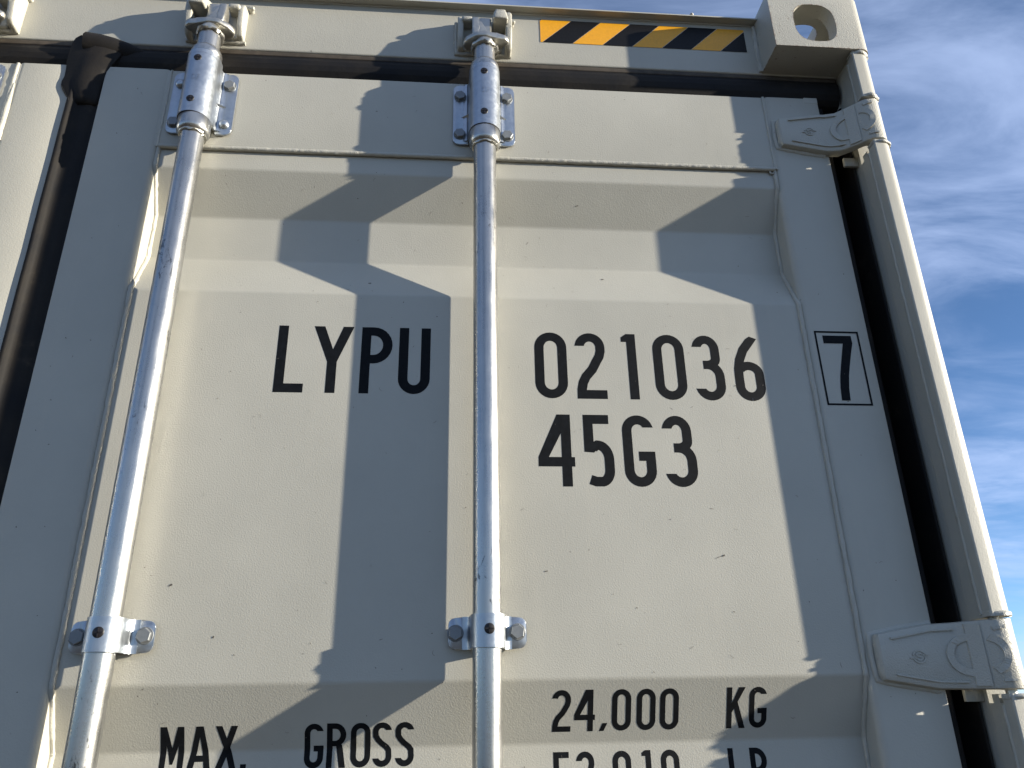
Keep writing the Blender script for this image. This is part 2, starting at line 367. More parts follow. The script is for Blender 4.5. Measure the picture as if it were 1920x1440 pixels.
# ------------------------------------------------------------------ corner castings
def casting_mesh(x0, x1):
    """hollow corner fitting with its three apertures, cut with booleans"""
    def tmp(build):
        b = bmesh.new(); build(b); bmesh.ops.recalc_face_normals(b, faces=b.faces)
        me = bpy.data.meshes.new('tmp'); b.to_mesh(me); b.free()
        o = bpy.data.objects.new('tmp', me); COL.objects.link(o); return o
    y0, y1 = Y_CAST, Y_CAST+0.186
    right = x1 > 0
    def outer(b):
        z0 = 2.7868
        r = 0.018; xo = x1 if right else x0; s = -1 if right else 1
        pl = []
        xi = x0 if right else x1
        pl = [(xi, y0), (xo+s*r, y0)] + [(xo+s*r-s*r*sin(a), y0+r-r*cos(a)) for a in [pi/2*i/6 for i in range(1, 7)]] + [(xo, y1), (xi, y1)]
        prism(b, pl, 'z', z0, Z_TOP, 0)
        es = [e for e in b.edges if abs(e.verts[0].co.z-Z_TOP) < 1e-5 and abs(e.verts[1].co.z-Z_TOP) < 1e-5]
        bmesh.ops.bevel(b, geom=es, offset=0.007, segments=3, profile=0.5, affect='EDGES')
    base = tmp(outer); cut = []
    t = 0.026
    cut.append(tmp(lambda b: box(b, x0+0.020, x1-t, y0+t, y1-0.012, 2.7868+0.018, Z_TOP-0.026, 0.006)))
    hx0 = x0+0.0395 if right else x1-0.0395-0.073
    def front(b):
        pl = []
        cx, cz, rx, rz = hx0+0.0365, 2.8418, 0.0365, 0.0418
        for i in range(40):
            a = 2*pi*i/40; e = 0.72
            pl.append((cx+rx*math.copysign(abs(cos(a))**e, cos(a)), cz+rz*math.copysign(abs(sin(a))**e, sin(a))))
        prism(b, pl, 'y', y0-0.05, y0+0.05)
    cut.append(tmp(front))
    def side(b):
        prism(b, rrect(y0+0.05, y0+0.14, 2.812, 2.862, 0.024), 'x', (x0-0.05 if not right else x1-0.06), (x0+0.06 if not right else x1+0.05))
    cut.append(tmp(side))
    def top(b):
        prism(b, rrect(x0+0.050, x1-0.049, y0+0.043, y0+0.160, 0.030), 'z', Z_TOP-0.06, Z_TOP+0.05)
    cut.append(tmp(top))
    for c in cut:
        md = base.modifiers.new('b', 'BOOLEAN'); md.object = c; md.operation = 'DIFFERENCE'; md.solver = 'EXACT'
    bpy.context.view_layer.update()
    dg = bpy.context.evaluated_depsgraph_get()
    b = bmesh.new(); b.from_mesh(base.evaluated_get(dg).to_mesh())
    for o in [base]+cut:
        me = o.data; bpy.data.objects.remove(o); bpy.data.meshes.remove(me)
    # a soft worn edge round the front aperture and arrises
    return b
for x0, x1 in ((1.0687, 1.2345), (XL-0.0025, XL+0.163)):
    b = casting_mesh(x0, x1)
    es = [e for e in b.edges if len(e.link_faces) == 2 and e.calc_face_angle(0) > radians(40) and e.calc_length() > 0.002]
    bmesh.ops.bevel(b, geom=es, offset=0.0016, segments=2, profile=0.5, affect='EDGES', clamp_overlap=True)
    part('corner_casting', b, M_chip, None, 'beige corner casting with an oval hole and chipped paint' if x0 > 0 else None, autosmooth=50)

# ------------------------------------------------------------------ corner posts
HINGE_Z = (2.6455, 1.8290)
HH = 0.0405                      # half height of a hinge knuckle
ZB = 0.02
def post(mirror):
    X = (lambda x: x) if not mirror else (lambda x: XL+XR-x)
    b = bmesh.new()
    # inner column, cut back behind the hinges
    pl = [(1.2045, 0.068), (1.2315, 0.068), (1.2315, 0.20), (1.2045, 0.20)]
    prism(b, [(X(x), y) for x, y in pl], 'z', ZB, 2.7866)
    p = part('corner_post', b, M_paint, autosmooth=30)
    b = bmesh.new(); box(b, min(X(1.2043), X(1.200)), max(X(1.2043), X(1.200)), 0.086, 0.20, ZB, Z_HDR); part('jamb', b, M_paint, p)
    # rounded J lip, cut away at the hinges
    lip = []
    r = 0.018
    lip = [(1.2005, Y_POST+0.0015), (1.202, Y_POST)] + [(1.232-r+r*sin(a), Y_POST+r-r*cos(a)) for a in [pi/2*i/8 for i in range(9)]] + [(1.232, 0.0348), (1.2005, 0.0348)]
    zs = []
    top = 2.7866
    for hzc in HINGE_Z:
        zs.append((hzc+HH+0.0025, top)); top = hzc-HH-0.0045
    zs.append((ZB, top))
    for z0, z1 in zs:
        b = bmesh.new(); prism(b, [(X(x), y) for x, y in lip], 'z', z0, z1); part('post_lip', b, M_paint, p, autosmooth=30)
        low = 0.010 if z1 < 2.7 else 0           # slots behind the knuckle let thin beams of sun through
        for ya, yb_, dz in ((0.0350, 0.0416, 0), (0.0416, 0.0474, low), (0.0474, 0.0600, 0), (0.0600, 0.0678, low)):
            b = bmesh.new(); box(b, min(X(1.2045), X(1.2318)), max(X(1.2045), X(1.2318)), ya, yb_, z0, z1-dz); part('post_web', b, M_paint, p)
    if not mirror:
        def lump(z, seed):
            w = bmesh.new()
            arc_ = [(1.2016, 0.034, z), (1.2016, 0.022, z)] + [(1.214+0.018*sin(a), 0.036-0.0185*cos(a), z) for a in [pi/2*i/8 for i in range(9)]]
            tube(w, arc_, 0.0032, 8, 0.5, seed); part('weld_bead', w, M_cast, p, autosmooth=60)
        for z0, z1 in zs:
            za = max(z0, 1.2); w = bmesh.new()
            tube(w, subdiv((1.2035, 0.0385, za+0.004), (1.2035, 0.0385, z1-0.012), 0.008), 0.0042, 8, 0.25, z0*10)
            part('weld_bead', w, M_cast, p, autosmooth=60)
            if z1 < 2.78: lump(z1-0.003, z1*31)
            if z0 > ZB+0.01: lump(z0+0.003, z0*17)
        lump(2.7835, 77.0)
        for hzc in HINGE_Z:
            w = bmesh.new(); box(w, 1.180, 1.2043, 0.0745, 0.0800, hzc-HH-0.0125, hzc-HH+0.004, 0.0008); part('beam_catch_plate', w, M_paint, p)  # added plate, shaped to catch the slot's sunbeam as a lit patch
    return p
post(False); post(True)

# ------------------------------------------------------------------ door gaskets
def loft(bm, sections, closed=False):
    rings = [[bm.verts.new(p) for p in s] for s in sections]
    for a, b in zip(rings[:-1], rings[1:]):
        n = len(a)
        for k in range(n if closed else n-1): bm.faces.new([a[k], a[(k+1) % n], b[(k+1) % n], b[k]])
    for r in (rings[0][::-1], rings[-1]):
        if closed: bm.faces.new(r)
def top_gasket(x0, x1):
    b = bmesh.new()
    pr = rounded_path([(0.0900, 2.7850), (0.0795, 2.7835), (0.0770, 2.779), (0.0768, 2.770), (0.0735, 2.763), (0.0725, 2.753), (0.0740, 2.743), (0.0785, 2.734), (0.086, 2.727), (0.098, 2.7225), (0.13, 2.7225), (0.13, 2.7850)], 0.003, 4)
    prism(b, pr, 'x', x0, x1)
    return b
part('door_gasket', top_gasket(-0.030, 1.200), M_rubber, autosmooth=50)
part('door_gasket', top_gasket(XL+0.03, -0.030), M_rubber, autosmooth=50)
M_dusty = flat_material('dusty_rubber', (0.046, 0.035, 0.024), 0.8, 0.45, 40)
for xa_, xb_ in ((-0.045, 1.1985), (XL+0.03, -0.060)):
    b = bmesh.new(); prism(b, rounded_path([(0.088, 2.7832), (0.0772, 2.7826), (0.0758, 2.7725), (0.088, 2.7715)], 0.002, 3), 'x', xa_, xb_)
    part('gasket_fin', b, M_dusty, autosmooth=50)
# hinge side gasket
def side_gasket(sgn, xa, xb):
    b = bmesh.new(); w_ = xb-xa
    pr = [(xa-0.003*sgn, 0.112), (xa+w_*0.04, 0.094), (xa+w_*0.16, 0.086), (xa+w_*0.32, 0.085), (xa+w_*0.40, 0.091), (xa+w_*0.46, 0.104), (xa+w_*0.50, 0.150), (xb-0.0026*sgn, 0.152), (xb-0.0020*sgn, 0.0825), (xb+0.001*sgn, 0.0805), (xb+0.003*sgn, 0.170), (xa, 0.170)]
    prism(b, rounded_path(pr, 0.004, 3), 'z', ZB+0.02, 2.7215)
    return b
part('door_gasket', side_gasket(1, 1.1538, 1.2005), M_rubber, autosmooth=50)
part('door_gasket', side_gasket(-1, XL+XR-1.1538, XL+XR-1.2005), M_rubber, autosmooth=50)
# centre gasket, overlapping lip and T-shaped end flap
def centre_section(xa, xb, yb, z, k=1.0):
    w_ = xb-xa
    pts = [(xa-0.001, 0.0760), (xa-0.0016, 0.0690), (xa+w_*0.04, yb), (xa+w_*0.11, yb+0.001), (xa+w_*0.18, yb+0.006), (xa+w_*0.28, yb+0.0100), (xa+w_*0.44, yb+0.0090), (xa+w_*0.60, yb+0.0085), (xa+w_*0.72, yb+0.0095), (xa+w_*0.82, yb+0.0120), (xa+w_*0.92, yb+0.0110), (xb-0.0010, yb+0.0075), (xb-0.0005, 0.080), (xb-0.0005, 0.12), (xa-0.001, 0.12)]
    return [(x, y, z) for x, y in pts]
b = bmesh.new()
secs = []
for i in range(0, 64):
    z = ZB+0.02+(2.676-ZB-0.02)*i/63
    j = 0.0006*noise.noise(Vector((z*9, 0, 0)))
    secs.append(centre_section(-0.0578+j, -0.0127, 0.0668+j*0.5, z))
loft(b, secs, True)
cg = part('door_gasket', b, M_rubber, autosmooth=60, label='black rubber seal running down between the two doors')
b = bmesh.new()
secs = []
for z, xa, xb, yb in ((2.654, -0.0590, -0.0142, 0.0725), (2.657, -0.0595, -0.0142, 0.0690), (2.664, -0.0620, -0.0145, 0.0660), (2.676, -0.0690, -0.0150, 0.0640), (2.684, -0.0722, -0.0155, 0.0630), (2.692, -0.0725, -0.0150, 0.0620), (2.702, -0.0705, -0.0120, 0.0612), (2.716, -0.0710, -0.0100, 0.0605), (2.732, -0.0730, -0.0050, 0.0600), (2.748, -0.0732, 0.003, 0.0595), (2.762, -0.0725, 0.007, 0.0600), (2.774, -0.0715, -0.004, 0.0610), (2.782, -0.0690, -0.018, 0.0625), (2.7875, -0.0640, -0.030, 0.0650)):
    w_ = xb-xa
    pts = [(xa, 0.083), (xa-0.0006, max(0.068, yb+0.004)), (xa+w_*0.08, min(0.0665, yb+0.006)), (xa+w_*0.24, yb+0.0045), (xa+w_*0.38, yb+0.002), (xa+w_*0.52, yb), (xa+w_*0.70, yb+0.0025), (xa+w_*0.86, yb+0.0055), (xb, yb+0.010), (xb+0.0005, 0.086)]
    secs.append([(x, y, z) for x, y in pts])
loft(b, secs, True)
# tail of the flap lying along the header
secs = []
for x, zt, zb, y in ((-0.052, 2.788, 2.752, 0.054), (-0.030, 2.7865, 2.750, 0.0555), (-0.008, 2.784, 2.749, 0.060), (0.012, 2.7805, 2.750, 0.066), (0.030, 2.7765, 2.753, 0.073), (0.046, 2.772, 2.757, 0.080)):
    m_ = (zt+zb)/2
    secs.append([(x, y+0.020, zt), (x, y+0.005, zt-0.001), (x, y, zt-(zt-zb)*0.3), (x, y+0.001, m_), (x, y+0.006, zb+(zt-zb)*0.15), (x, y+0.018, zb)])
loft(b, secs, True)
part('gasket_flap', b, M_rubber, cg, autosmooth=60)

# ------------------------------------------------------------------ doors
GROOVES = []          # (top of upper slope, ...) of every recess down the door
z = 2.5417
PITCH = 2.5417-1.8093
for k in range(4):
    a = z-k*PITCH
    if k == 0: GROOVES.append((a, a-0.0672, a-0.1407, a-0.2120))
    else: GROOVES.append((a, a-0.0713, a-0.1448, a-0.2161))
def panel_profile():
    pts = [(Y_PAN, Z_RAIL+0.004)]
    for a, b_, c, d in GROOVES:
        if d < 0.15: break
        pts += [(Y_PAN, a), (Y_DEEP, b_), (Y_DEEP, c), (Y_PAN, d)]
    pts.append((Y_PAN, 0.13))
    return rounded_path(pts, 0.014, 6)
def depth_at(zq):
    for a, b_, c, d in GROOVES:
        if d < zq < a:
            if zq > b_: return Y_PAN+(Y_DEEP-Y_PAN)*(a-zq)/(a-b_)
            if zq > c: return Y_DEEP
            return Y_DEEP-(Y_DEEP-Y_PAN)*(c-zq)/(c-d)
    return Y_PAN
def build_door(dx0, dx1, sx0, sx1, detail):
    d = empty('door', (0, 0, 0)); d.parent = ROOT; d.matrix_parent_inverse = Matrix.Translation(-Vector(ROOT.location))
    b = bmesh.new()
    # two stiles with rounded inner arris, top rail and bottom rail
    def stile(xa, xb, inner_right):
        s = 1 if inner_right else -1
        xi, xo = (xb, xa) if inner_right else (xa, xb)
        r = 0.010; ro = 0.0022
        pl = [(xo, 0.118), (xo, Y_STILE+ro), (xo+s*ro*0.3, Y_STILE+ro*0.3), (xo+s*ro, Y_STILE)]
        pl += [(xi-s*r+s*r*sin(a), Y_STILE+r-r*cos(a)) for a in [pi/2*i/8 for i in range(9)]]
        pl += [(xi, 0.118)]
        b = bmesh.new(); prism(b, pl, 'z', 0.045, Z_DOOR); part('stile', b, M_paint, d, autosmooth=30)
    stile(dx0, sx0, True); stile(sx1, dx1, False)
    pr = rounded_path([(0.118, Z_DOOR-0.0004), (Y_STILE+0.0008, Z_DOOR-0.0004), (Y_STILE+0.0008, Z_RAIL), (0.118, Z_RAIL)], 0.0022, 3)
    b = bmesh.new(); prism(b, pr, 'x', sx0-0.008, sx1+0.008); part('rail', b, M_paint, d, autosmooth=30)
    pr = rounded_path([(0.118, 0.130), (Y_STILE+0.0008, 0.130), (Y_STILE+0.0008, 0.0454), (0.118, 0.0454)], 0.0022, 3)
    b = bmesh.new(); prism(b, pr, 'x', sx0-0.008, sx1+0.008); part('rail', b, M_paint, d, autosmooth=30)
    b = bmesh.new(); box(b, dx1-0.024 if detail else dx0, dx1-0.0005 if detail else dx0+0.024, Y_STILE-0.0006, 0.10, Z_DOOR-0.010, Z_DOOR+0.0022, 0.001)
    part('corner_plate', b, M_paint, d, autosmooth=30)
    # corrugated panel
    b = bmesh.new(); pf = panel_profile()
    # finer along the flats so bumps shade evenly
    va = [b.verts.new((sx0-0.004, y, z_)) for y, z_ in pf]; vb = [b.verts.new((sx1+0.004, y, z_)) for y, z_ in pf]
    for i in range(len(pf)-1): b.faces.new([va[i], vb[i], vb[i+1], va[i+1]])
    part('door_panel', b, M_paint, d, autosmooth=80)
    # weld beads round the panel
    def bead(*a):
        b = bmesh.new(); tube(b, *a); part('weld_bead', b, M_cast, d, autosmooth=60)
    zend = 1.45
    pf2 = [(y, z_) for y, z_ in pf if z_ > zend]
    for xw, s in ((sx0, 1), (sx1, -1)):
        path = []
        for (y, z_), (y2, z2) in zip(pf2[:-1], pf2[1:]):
            for p in subdiv((0, y, z_), (0, y2, z2), 0.006)[:-1]: path.append((xw+s*0.001, p.y-0.0008, p.z))
        bead(path, 0.0036, 8, 0.28, xw*40)
    bead(subdiv((sx0+0.002, Y_PAN-0.0036, Z_RAIL+0.0005), (sx1-0.002, Y_PAN-0.0036, Z_RAIL+0.0005), 0.0022), 0.0036, 9, 0.16, 5)
    bead(subdiv((sx1, Y_STILE+0.0008, Z_RAIL), (sx1, Y_STILE+0.0008, Z_DOOR-0.001), 0.006), 0.0026, 8, 0.35, 6)
    bead(subdiv((sx0, Y_STILE+0.0014, Z_RAIL), (sx0, Y_STILE+0.0014, Z_DOOR-0.001), 0.006), 0.0020, 8, 0.4, 8)
    if detail:
        bead([(sx1-0.006+0.0035*cos(a), Y_PAN-0.003, Z_RAIL-0.004+0.0035*sin(a)) for a in [2*pi*j/9 for j in range(9)]], 0.0016, 6, 0.3, 2)
    else:
        pth = subdiv((sx1+0.003, Y_STILE, 2.685), (sx1+0.003, Y_STILE, 2.575), 0.005)
        bead(pth, [0.0045*min(1, 0.25+i/14) for i in range(len(pth))], 9, 0.25, 12)
    return d
door = build_door(DX0, DX1, SX0, SX1, True)
ldoor = build_door(XL+XR-DX1, -0.0578, XL+XR-SX1, -0.1460, False)

# ------------------------------------------------------------------ lettering (stroked stencil-like capitals)
def arc(cx, cy, rx, ry, a0, a1, n=14):
    return [(cx+rx*cos(radians(a0+(a1-a0)*i/n)), cy+ry*sin(radians(a0+(a1-a0)*i/n))) for i in range(n+1)]
def glyph(ch, w, s):
    """shapes of a capital in a box w wide, 1 high, stroke s: ('L', polyline) strokes or ('P', polygon)"""
    h = s/2; a, b_, t, o_ = h, w-h, 1-h, h
    cx = w/2; rx = (b_-a)/2; ry = min(rx*1.05, 0.24)
    if ch in '0O':
        p = [(b_, 0.5)]+arc(cx, t-ry, rx, ry, 0, 180)+arc(cx, o_+ry, rx, ry, 180, 360)+[(b_, 0.5), ]
        return [('C', p)]
    if ch == 'L': return [('L', [(a, 1), (a, o_), (w, o_)])]
    if ch == 'Y':
        q = s*1.12/2
        return [('P', [(0, 1), (2*q, 1), (cx+h*0.0+0.005, 0.645), (cx, 0.64), (cx, 0.46), (cx-h, 0.46)]), ('P', [(w, 1), (cx+h, 0.46), (cx, 0.46), (cx, 0.64), (w-2*q, 1)]), ('L', [(cx, 0.47), (cx, 0)])]
    if ch == 'P':
        m_ = 0.445+h; r = (t-m_)/2
        return [('L', [(a, 1), (a, 0)]), ('L', [(a, t), (w-h-r*0.92, t)]+arc(w-h-r*0.92, (t+m_)/2, r*0.92, r, 90, -90)+[(a, m_)])]
    if ch == 'U': return [('L', [(a, 1)]+arc(cx, o_+ry, rx, ry, 180, 360)+[(b_, 1)])]
    if ch == '2':
        return [('L', [(a, 0.80), (a, t-ry)][:1]+arc(cx, t-ry, rx, ry, 165, 0)+[(b_, 0.72), (b_-0.02, 0.64), (b_-0.07, 0.55), (cx+0.02, 0.44), (a+0.075, 0.33), (a+0.03, 0.24), (a+0.01, 0.14), (a+0.005, 0.0)]), ('L', [(a+0.0, o_), (w, o_)])]
    if ch == '1':
        return [('L', [(b_, 1), (b_, 0)]), ('P', [(0, 0.875), (0, 0.945), (w-s-0.0, 1.0), (w-s+0.01, 1.0), (w-s+0.01, 0.875)])]
    if ch == '3':
        w2 = w-0.035; r2 = (w2-s)/2; c2 = w2/2
        up = arc(c2, t-ry, r2, ry, 165, 0)+[(w2-h, 0.66)]+arc(w2-h-0.13, 0.64, 0.13, 0.10, 0, -90, 8)+[(0.33*w, 0.54)]
        lo = [(0.36*w, 0.54)]+arc(b_-0.17, 0.36, 0.17, 0.18, 90, 0, 8)+[(b_, 0.30)]+arc(cx, o_+ry, rx, ry, 0, -163)
        return [('L', up), ('L', lo)]
    if ch in '69':
        cy = o_+ry
        p1 = [(w*0.80, 1.0), (w*0.62, 0.90), (w*0.40, 0.78), (a+0.035, 0.62), (a+0.005, 0.48), (a, 0.36)]+arc(cx, cy, rx, ry, 180, 270)
        p2 = arc(cx, cy, rx, ry, 270, 360)+[(b_, 0.34)]+arc(cx, 0.60-h-ry*0.85, rx, ry*0.85, 0, 140)
        if ch == '9': p1 = [(w-x, 1-y) for x, y in p1]; p2 = [(w-x, 1-y) for x, y in p2]
        return [('L', p1), ('L', p2)]
    if ch == '4':
        return [('P', [(0, 0.27), (0, 0.40), (0.235*w/0.49*0.49+0.0, 0.40)][:2]+[(w*0.54, 1), (w*0.70, 1), (w*0.66, 0.75), (0.27*w, 0.385), (0.27*w, 0.27)]), ('L', [(0.2*w, 0.27+h), (w, 0.27+h)]), ('L', [(w*0.91-h, 1), (w*0.91-h, 0)]), ('P', [(w*0.54, 1), (w*0.91-h, 1), (w*0.91-h, 0.75), (w*0.66, 0.75)])]
    if ch == '5':
        return [('L', [(w-0.045, t), (a+0.01, t), (a+0.01, 0.52)]), ('P', [(0.01, 0.535), (0.01, 0.475), (s+0.012, 0.465), (s+0.03, 0.49), (s+0.05, 0.535)]), ('L', [(s+0.0, 0.530), (s+0.028, 0.553)]+arc(b_-0.15, 0.37, 0.15, 0.20, 90, 0, 10)+[(b_, 0.30)]+arc(cx+0.02, o_+ry+0.02, b_-cx-0.02, ry+0.02, 0, -80)+[(cx-0.05, 0.068), (a+0.01, 0.095)])]
    if ch == 'G':
        return [('L', arc(cx, t-ry, rx, ry, 18, 180)+arc(cx, o_+ry, rx, ry, 180, 360)+[(b_, 0.47)]), ('L', [(w*0.48, 0.42), (w, 0.42)])]
    if ch == 'K':
        return [('L', [(a, 1), (a, 0)]), ('P', [(w-1.25*s, 1), (w, 1), (a+h*0.9, 0.37), (a+h*0.9, 0.60)]), ('P', [(a+s*0.55, 0.66), (a+s*1.25, 0.78), (w, 0), (w-1.15*s, 0)])]
    if ch == 'M':
        q = s*0.95
        return [('P', [(0, 0), (0, 1), (1.1*s, 1), (s*0.95, 0)]), ('P', [(w, 0), (w, 1), (w-1.1*s, 1), (w-s*0.95, 0)]), ('P', [(0.2*s, 1), (1.1*s, 1), (cx+0.02, 0.42), (cx+0.02, 0.16), (cx-0.03, 0.16)]), ('P', [(w-0.2*s, 1), (w-1.1*s, 1), (cx-0.02, 0.42), (cx-0.02, 0.16), (cx+0.03, 0.16)])]
    if ch == 'A':
        return [('P', [(0, 0), (cx-s*0.62, 1), (cx+s*0.1, 1), (cx, 0.75), (s*1.06, 0)]), ('P', [(w, 0), (cx+s*0.62, 1), (cx-s*0.1, 1), (cx, 0.75), (w-s*1.06, 0)]), ('L', [(s*0.9, 0.27), (w-s*0.9, 0.27)])]
    if ch == 'X':
        q = s*1.12
        return [('P', [(0, 0), (q, 0), (w, 1), (w-q, 1)]), ('P', [(w, 0), (w-q, 0), (0, 1), (q, 1)])]
    if ch == 'R':
        m_ = 0.46+h; r = (t-m_)/2
        return [('L', [(a, 1), (a, 0)]), ('L', [(a, t), (w-h-r*0.9, t)]+arc(w-h-r*0.9, (t+m_)/2, r*0.9, r, 90, -90)+[(a, m_)]), ('P', [(w*0.46, 0.50), (w*0.46+s*1.1, 0.50), (w, 0), (w-s*1.1, 0)])]
    if ch == 'B':
        m_ = 0.51; r = (t-m_)/2; r2 = (m_-o_)/2
        return [('L', [(a, 1), (a, 0)]), ('L', [(a, t), (w-h-r*0.9-0.02, t)]+arc(w-h-r*0.9-0.02, (t+m_)/2, r*0.9, r, 90, -90)+[(a, m_)]), ('L', [(a, m_), (w-h-r2*0.9, m_)]+arc(w-h-r2*0.9, (o_+m_)/2, r2*0.9, r2, 90, -90)+[(a, o_)])]
    if ch == 'S':
        r = ry*0.95
        return [('L', arc(cx, t-r, rx, r, 14, 180)+[(a+0.005, 0.68), (a+0.05, 0.60), (cx-0.02, 0.51), (b_-0.06, 0.42), (b_-0.01, 0.35)]+arc(cx, o_+r, rx, r, 0, -166))]
    if ch == '8':
        return [('C', arc(cx, 0.735, rx*0.9, 0.20, 0, 360, 24)[:-1]), ('C', arc(cx, 0.29, rx, 0.225, 0, 360, 24)[:-1])]
    if ch == 'F': return [('L', [(w, t), (a, t), (a, 0)]), ('L', [(a, 0.5), (w*0.85, 0.5)])]
    if ch == '.': return [('P', [(0, 0), (w, 0), (w, w*1.05), (0, w*1.05)])]
    if ch == ',': return [('P', [(0, 0), (w*0.55, 0), (w, 0.19), (w*0.40, 0.19)])]
    return []
def ribbon(pts, s, closed, flatcut=False):
    P = []
    for p in pts:
        if not P or hypot(p[0]-P[-1][0], p[1]-P[-1][1]) > 1e-5: P.append(p)
    if closed and hypot(P[0][0]-P[-1][0], P[0][1]-P[-1][1]) < 1e-5: P.pop()
    n = len(P); left, right = [], []
    for i in range(n):
        pv = P[i-1] if (i > 0 or closed) else None
        nx = P[(i+1) % n] if (i < n-1 or closed) else None
        d1 = Vector((P[i][0]-pv[0], P[i][1]-pv[1])).normalized() if pv else None
        d2 = Vector((nx[0]-P[i][0], nx[1]-P[i][1])).normalized() if nx else None
        if d1 is None: d1 = d2
        if d2 is None: d2 = d1
        t = d1+d2
        t = t.normalized() if t.length > 1e-4 else d1
        k = min(1.6, 1/max(0.3, t.dot(d1)))
        nrm = Vector((-t.y, t.x))*s/2*k
        l_, r_ = [P[i][0]+nrm.x, P[i][1]+nrm.y], [P[i][0]-nrm.x, P[i][1]-nrm.y]
        if flatcut and not closed and i in (0, n-1) and abs(t.y) > 0.45:
            for q in (l_, r_):
                k2 = (P[i][1]-q[1])/t.y; q[0] += t.x*k2; q[1] = P[i][1]
        left.append(tuple(l_)); right.append(tuple(r_))
    quads = []
    for i in range(n if closed else n-1):
        j = (i+1) % n; quads.append((left[i], left[j], right[j], right[i]))
    return quads
def lettering(name, glyphs, base, capH, surf, material, parent, stroke=0.13, relief=0.0, split=6, kind='stuff'):
    """glyphs: (char, x left, x right); surf(x, v) -> point, v metres above the baseline"""
    for ch, xa, xb in glyphs:
        b = bmesh.new(); e = 0
        w = (xb-xa)/capH
        for kind_, pts in glyph(ch, w, stroke):
            e += 1; off = 0.000008*e
            if kind_ == 'P': polys = [pts]
            else:
                if kind_ == 'L':
                    dense = [pts[0]]
                    for p, q in zip(pts[:-1], pts[1:]):
                        nn = max(1, int(hypot(q[0]-p[0], q[1]-p[1])/0.07)) if split > 1 else 1
                        for i in range(1, nn+1): dense.append((p[0]+(q[0]-p[0])*i/nn, p[1]+(q[1]-p[1])*i/nn))
                    pts = dense
                polys = ribbon(pts, stroke, kind_ == 'C', ch in '23GS')
            for pl in polys: b.faces.new([b.verts.new((xa+x*capH, off, y*capH)) for x, y in pl])
        if split > 1:      # cut long faces so that a line can follow the fold of the panel
            for i in range(1, 24):
                bmesh.ops.bisect_plane(b, geom=b.verts[:]+b.edges[:]+b.faces[:], plane_co=(0, 0, capH*i/24), plane_no=(0, 0, 1))
        bmesh.ops.remove_doubles(b, verts=b.verts, dist=0.000003)
        for v in b.verts:
            p = surf(v.co.x, min(capH*1.0, max(0.0, v.co.z))); v.co = (p[0], p[1]-v.co.y, p[2])
        bmesh.ops.triangulate(b, faces=[f for f in b.faces if len(f.verts) > 4])
        nm = 'digit' if ch.isdigit() else 'punctuation_mark' if ch in '.,' else 'letter'
        part(nm if split > 1 else name, b, material, parent, smooth=False)

flat = lambda zb, y: (lambda x, v: (x, y-0.00015, zb+v))
def fold_surf(ztop, cap):
    """letters follow the folded panel: v runs along its profile, 0.15 mm proud of it"""
    pf = panel_profile()
    cum = [0.0]
    for p, q in zip(pf[:-1], pf[1:]): cum.append(cum[-1]+hypot(q[0]-p[0], q[1]-p[1]))
    i0 = next(i for i in range(len(pf)-1) if pf[i+1][1] <= ztop)
    l0 = cum[i0]+(cum[i0+1]-cum[i0])*(pf[i0][1]-ztop)/(pf[i0][1]-pf[i0+1][1])
    def f(x, v):
        l = l0+cap-v
        i = next(i for i in range(len(pf)-1) if cum[i+1] >= l)
        t = (l-cum[i])/(cum[i+1]-cum[i]); p, q = pf[i], pf[i+1]
        ty, tz = (q[0]-p[0]), (q[1]-p[1]); n = hypot(ty, tz)
        return (x, p[0]+ty*t+tz/n*0.00015, p[1]+tz*t-ty/n*0.00015)
    return f
lettering('lettering', [('L', .2988, .3382), ('Y', .3470, .4020), ('P', .4131, .4562), ('U', .4655, .5091)], 0, 0.1007, flat(2.1765, Y_PAN), M_letter, door)
lettering('lettering', [('0', .6557, .7016), ('2', .7136, .7567), ('1', .7813, .8022), ('0', .8265, .8722), ('3', .8845, .9281), ('6', .9430, .9864)], 0, 0.1017, flat(2.1731, Y_PAN), M_letter, door)
lettering('lettering', [('4', .6567, .7061), ('5', .7185, .7595), ('G', .7730, .8167), ('3', .8287, .8734)], 0, 0.1017, flat(2.0476, Y_PAN), M_letter, door)
lettering('lettering', [('2', .6653, .6880), ('4', .6923, .7176), (',', .7229, .7330), ('0', .7383, .7618), ('0', .7687, .7920), ('0', .7975, .8208), ('K', .8806, .9040), ('G', .9090, .9312)], 0, 0.0510, fold_surf(1.7974, 0.0510), M_letter, door)
lettering('lettering', [('5', .6664, .6880), ('2', .6944, .7162), (',', .7228, .7329), ('9', .7385, .7611), ('1', .7745, .7856), ('0', .7976, .8202), ('L', .8811, .8998), ('B', .9083, .9300)], 0, 0.0510, fold_surf(1.7288, 0.0510), M_letter, door)
lettering('lettering', [('M', .2098, .2365), ('A', .2405, .2678), ('X', .2720, .2972), ('.', .3013, .3079)], 0, 0.0508, fold_surf(1.7650, 0.0508), M_letter, door)
lettering('lettering', [('G', .3733, .3953), ('R', .3991, .4215), ('O', .4268, .4499), ('S', .4526, .4748), ('S', .4790, .5010)], 0, 0.0508, fold_surf(1.7655, 0.0508), M_letter, door)
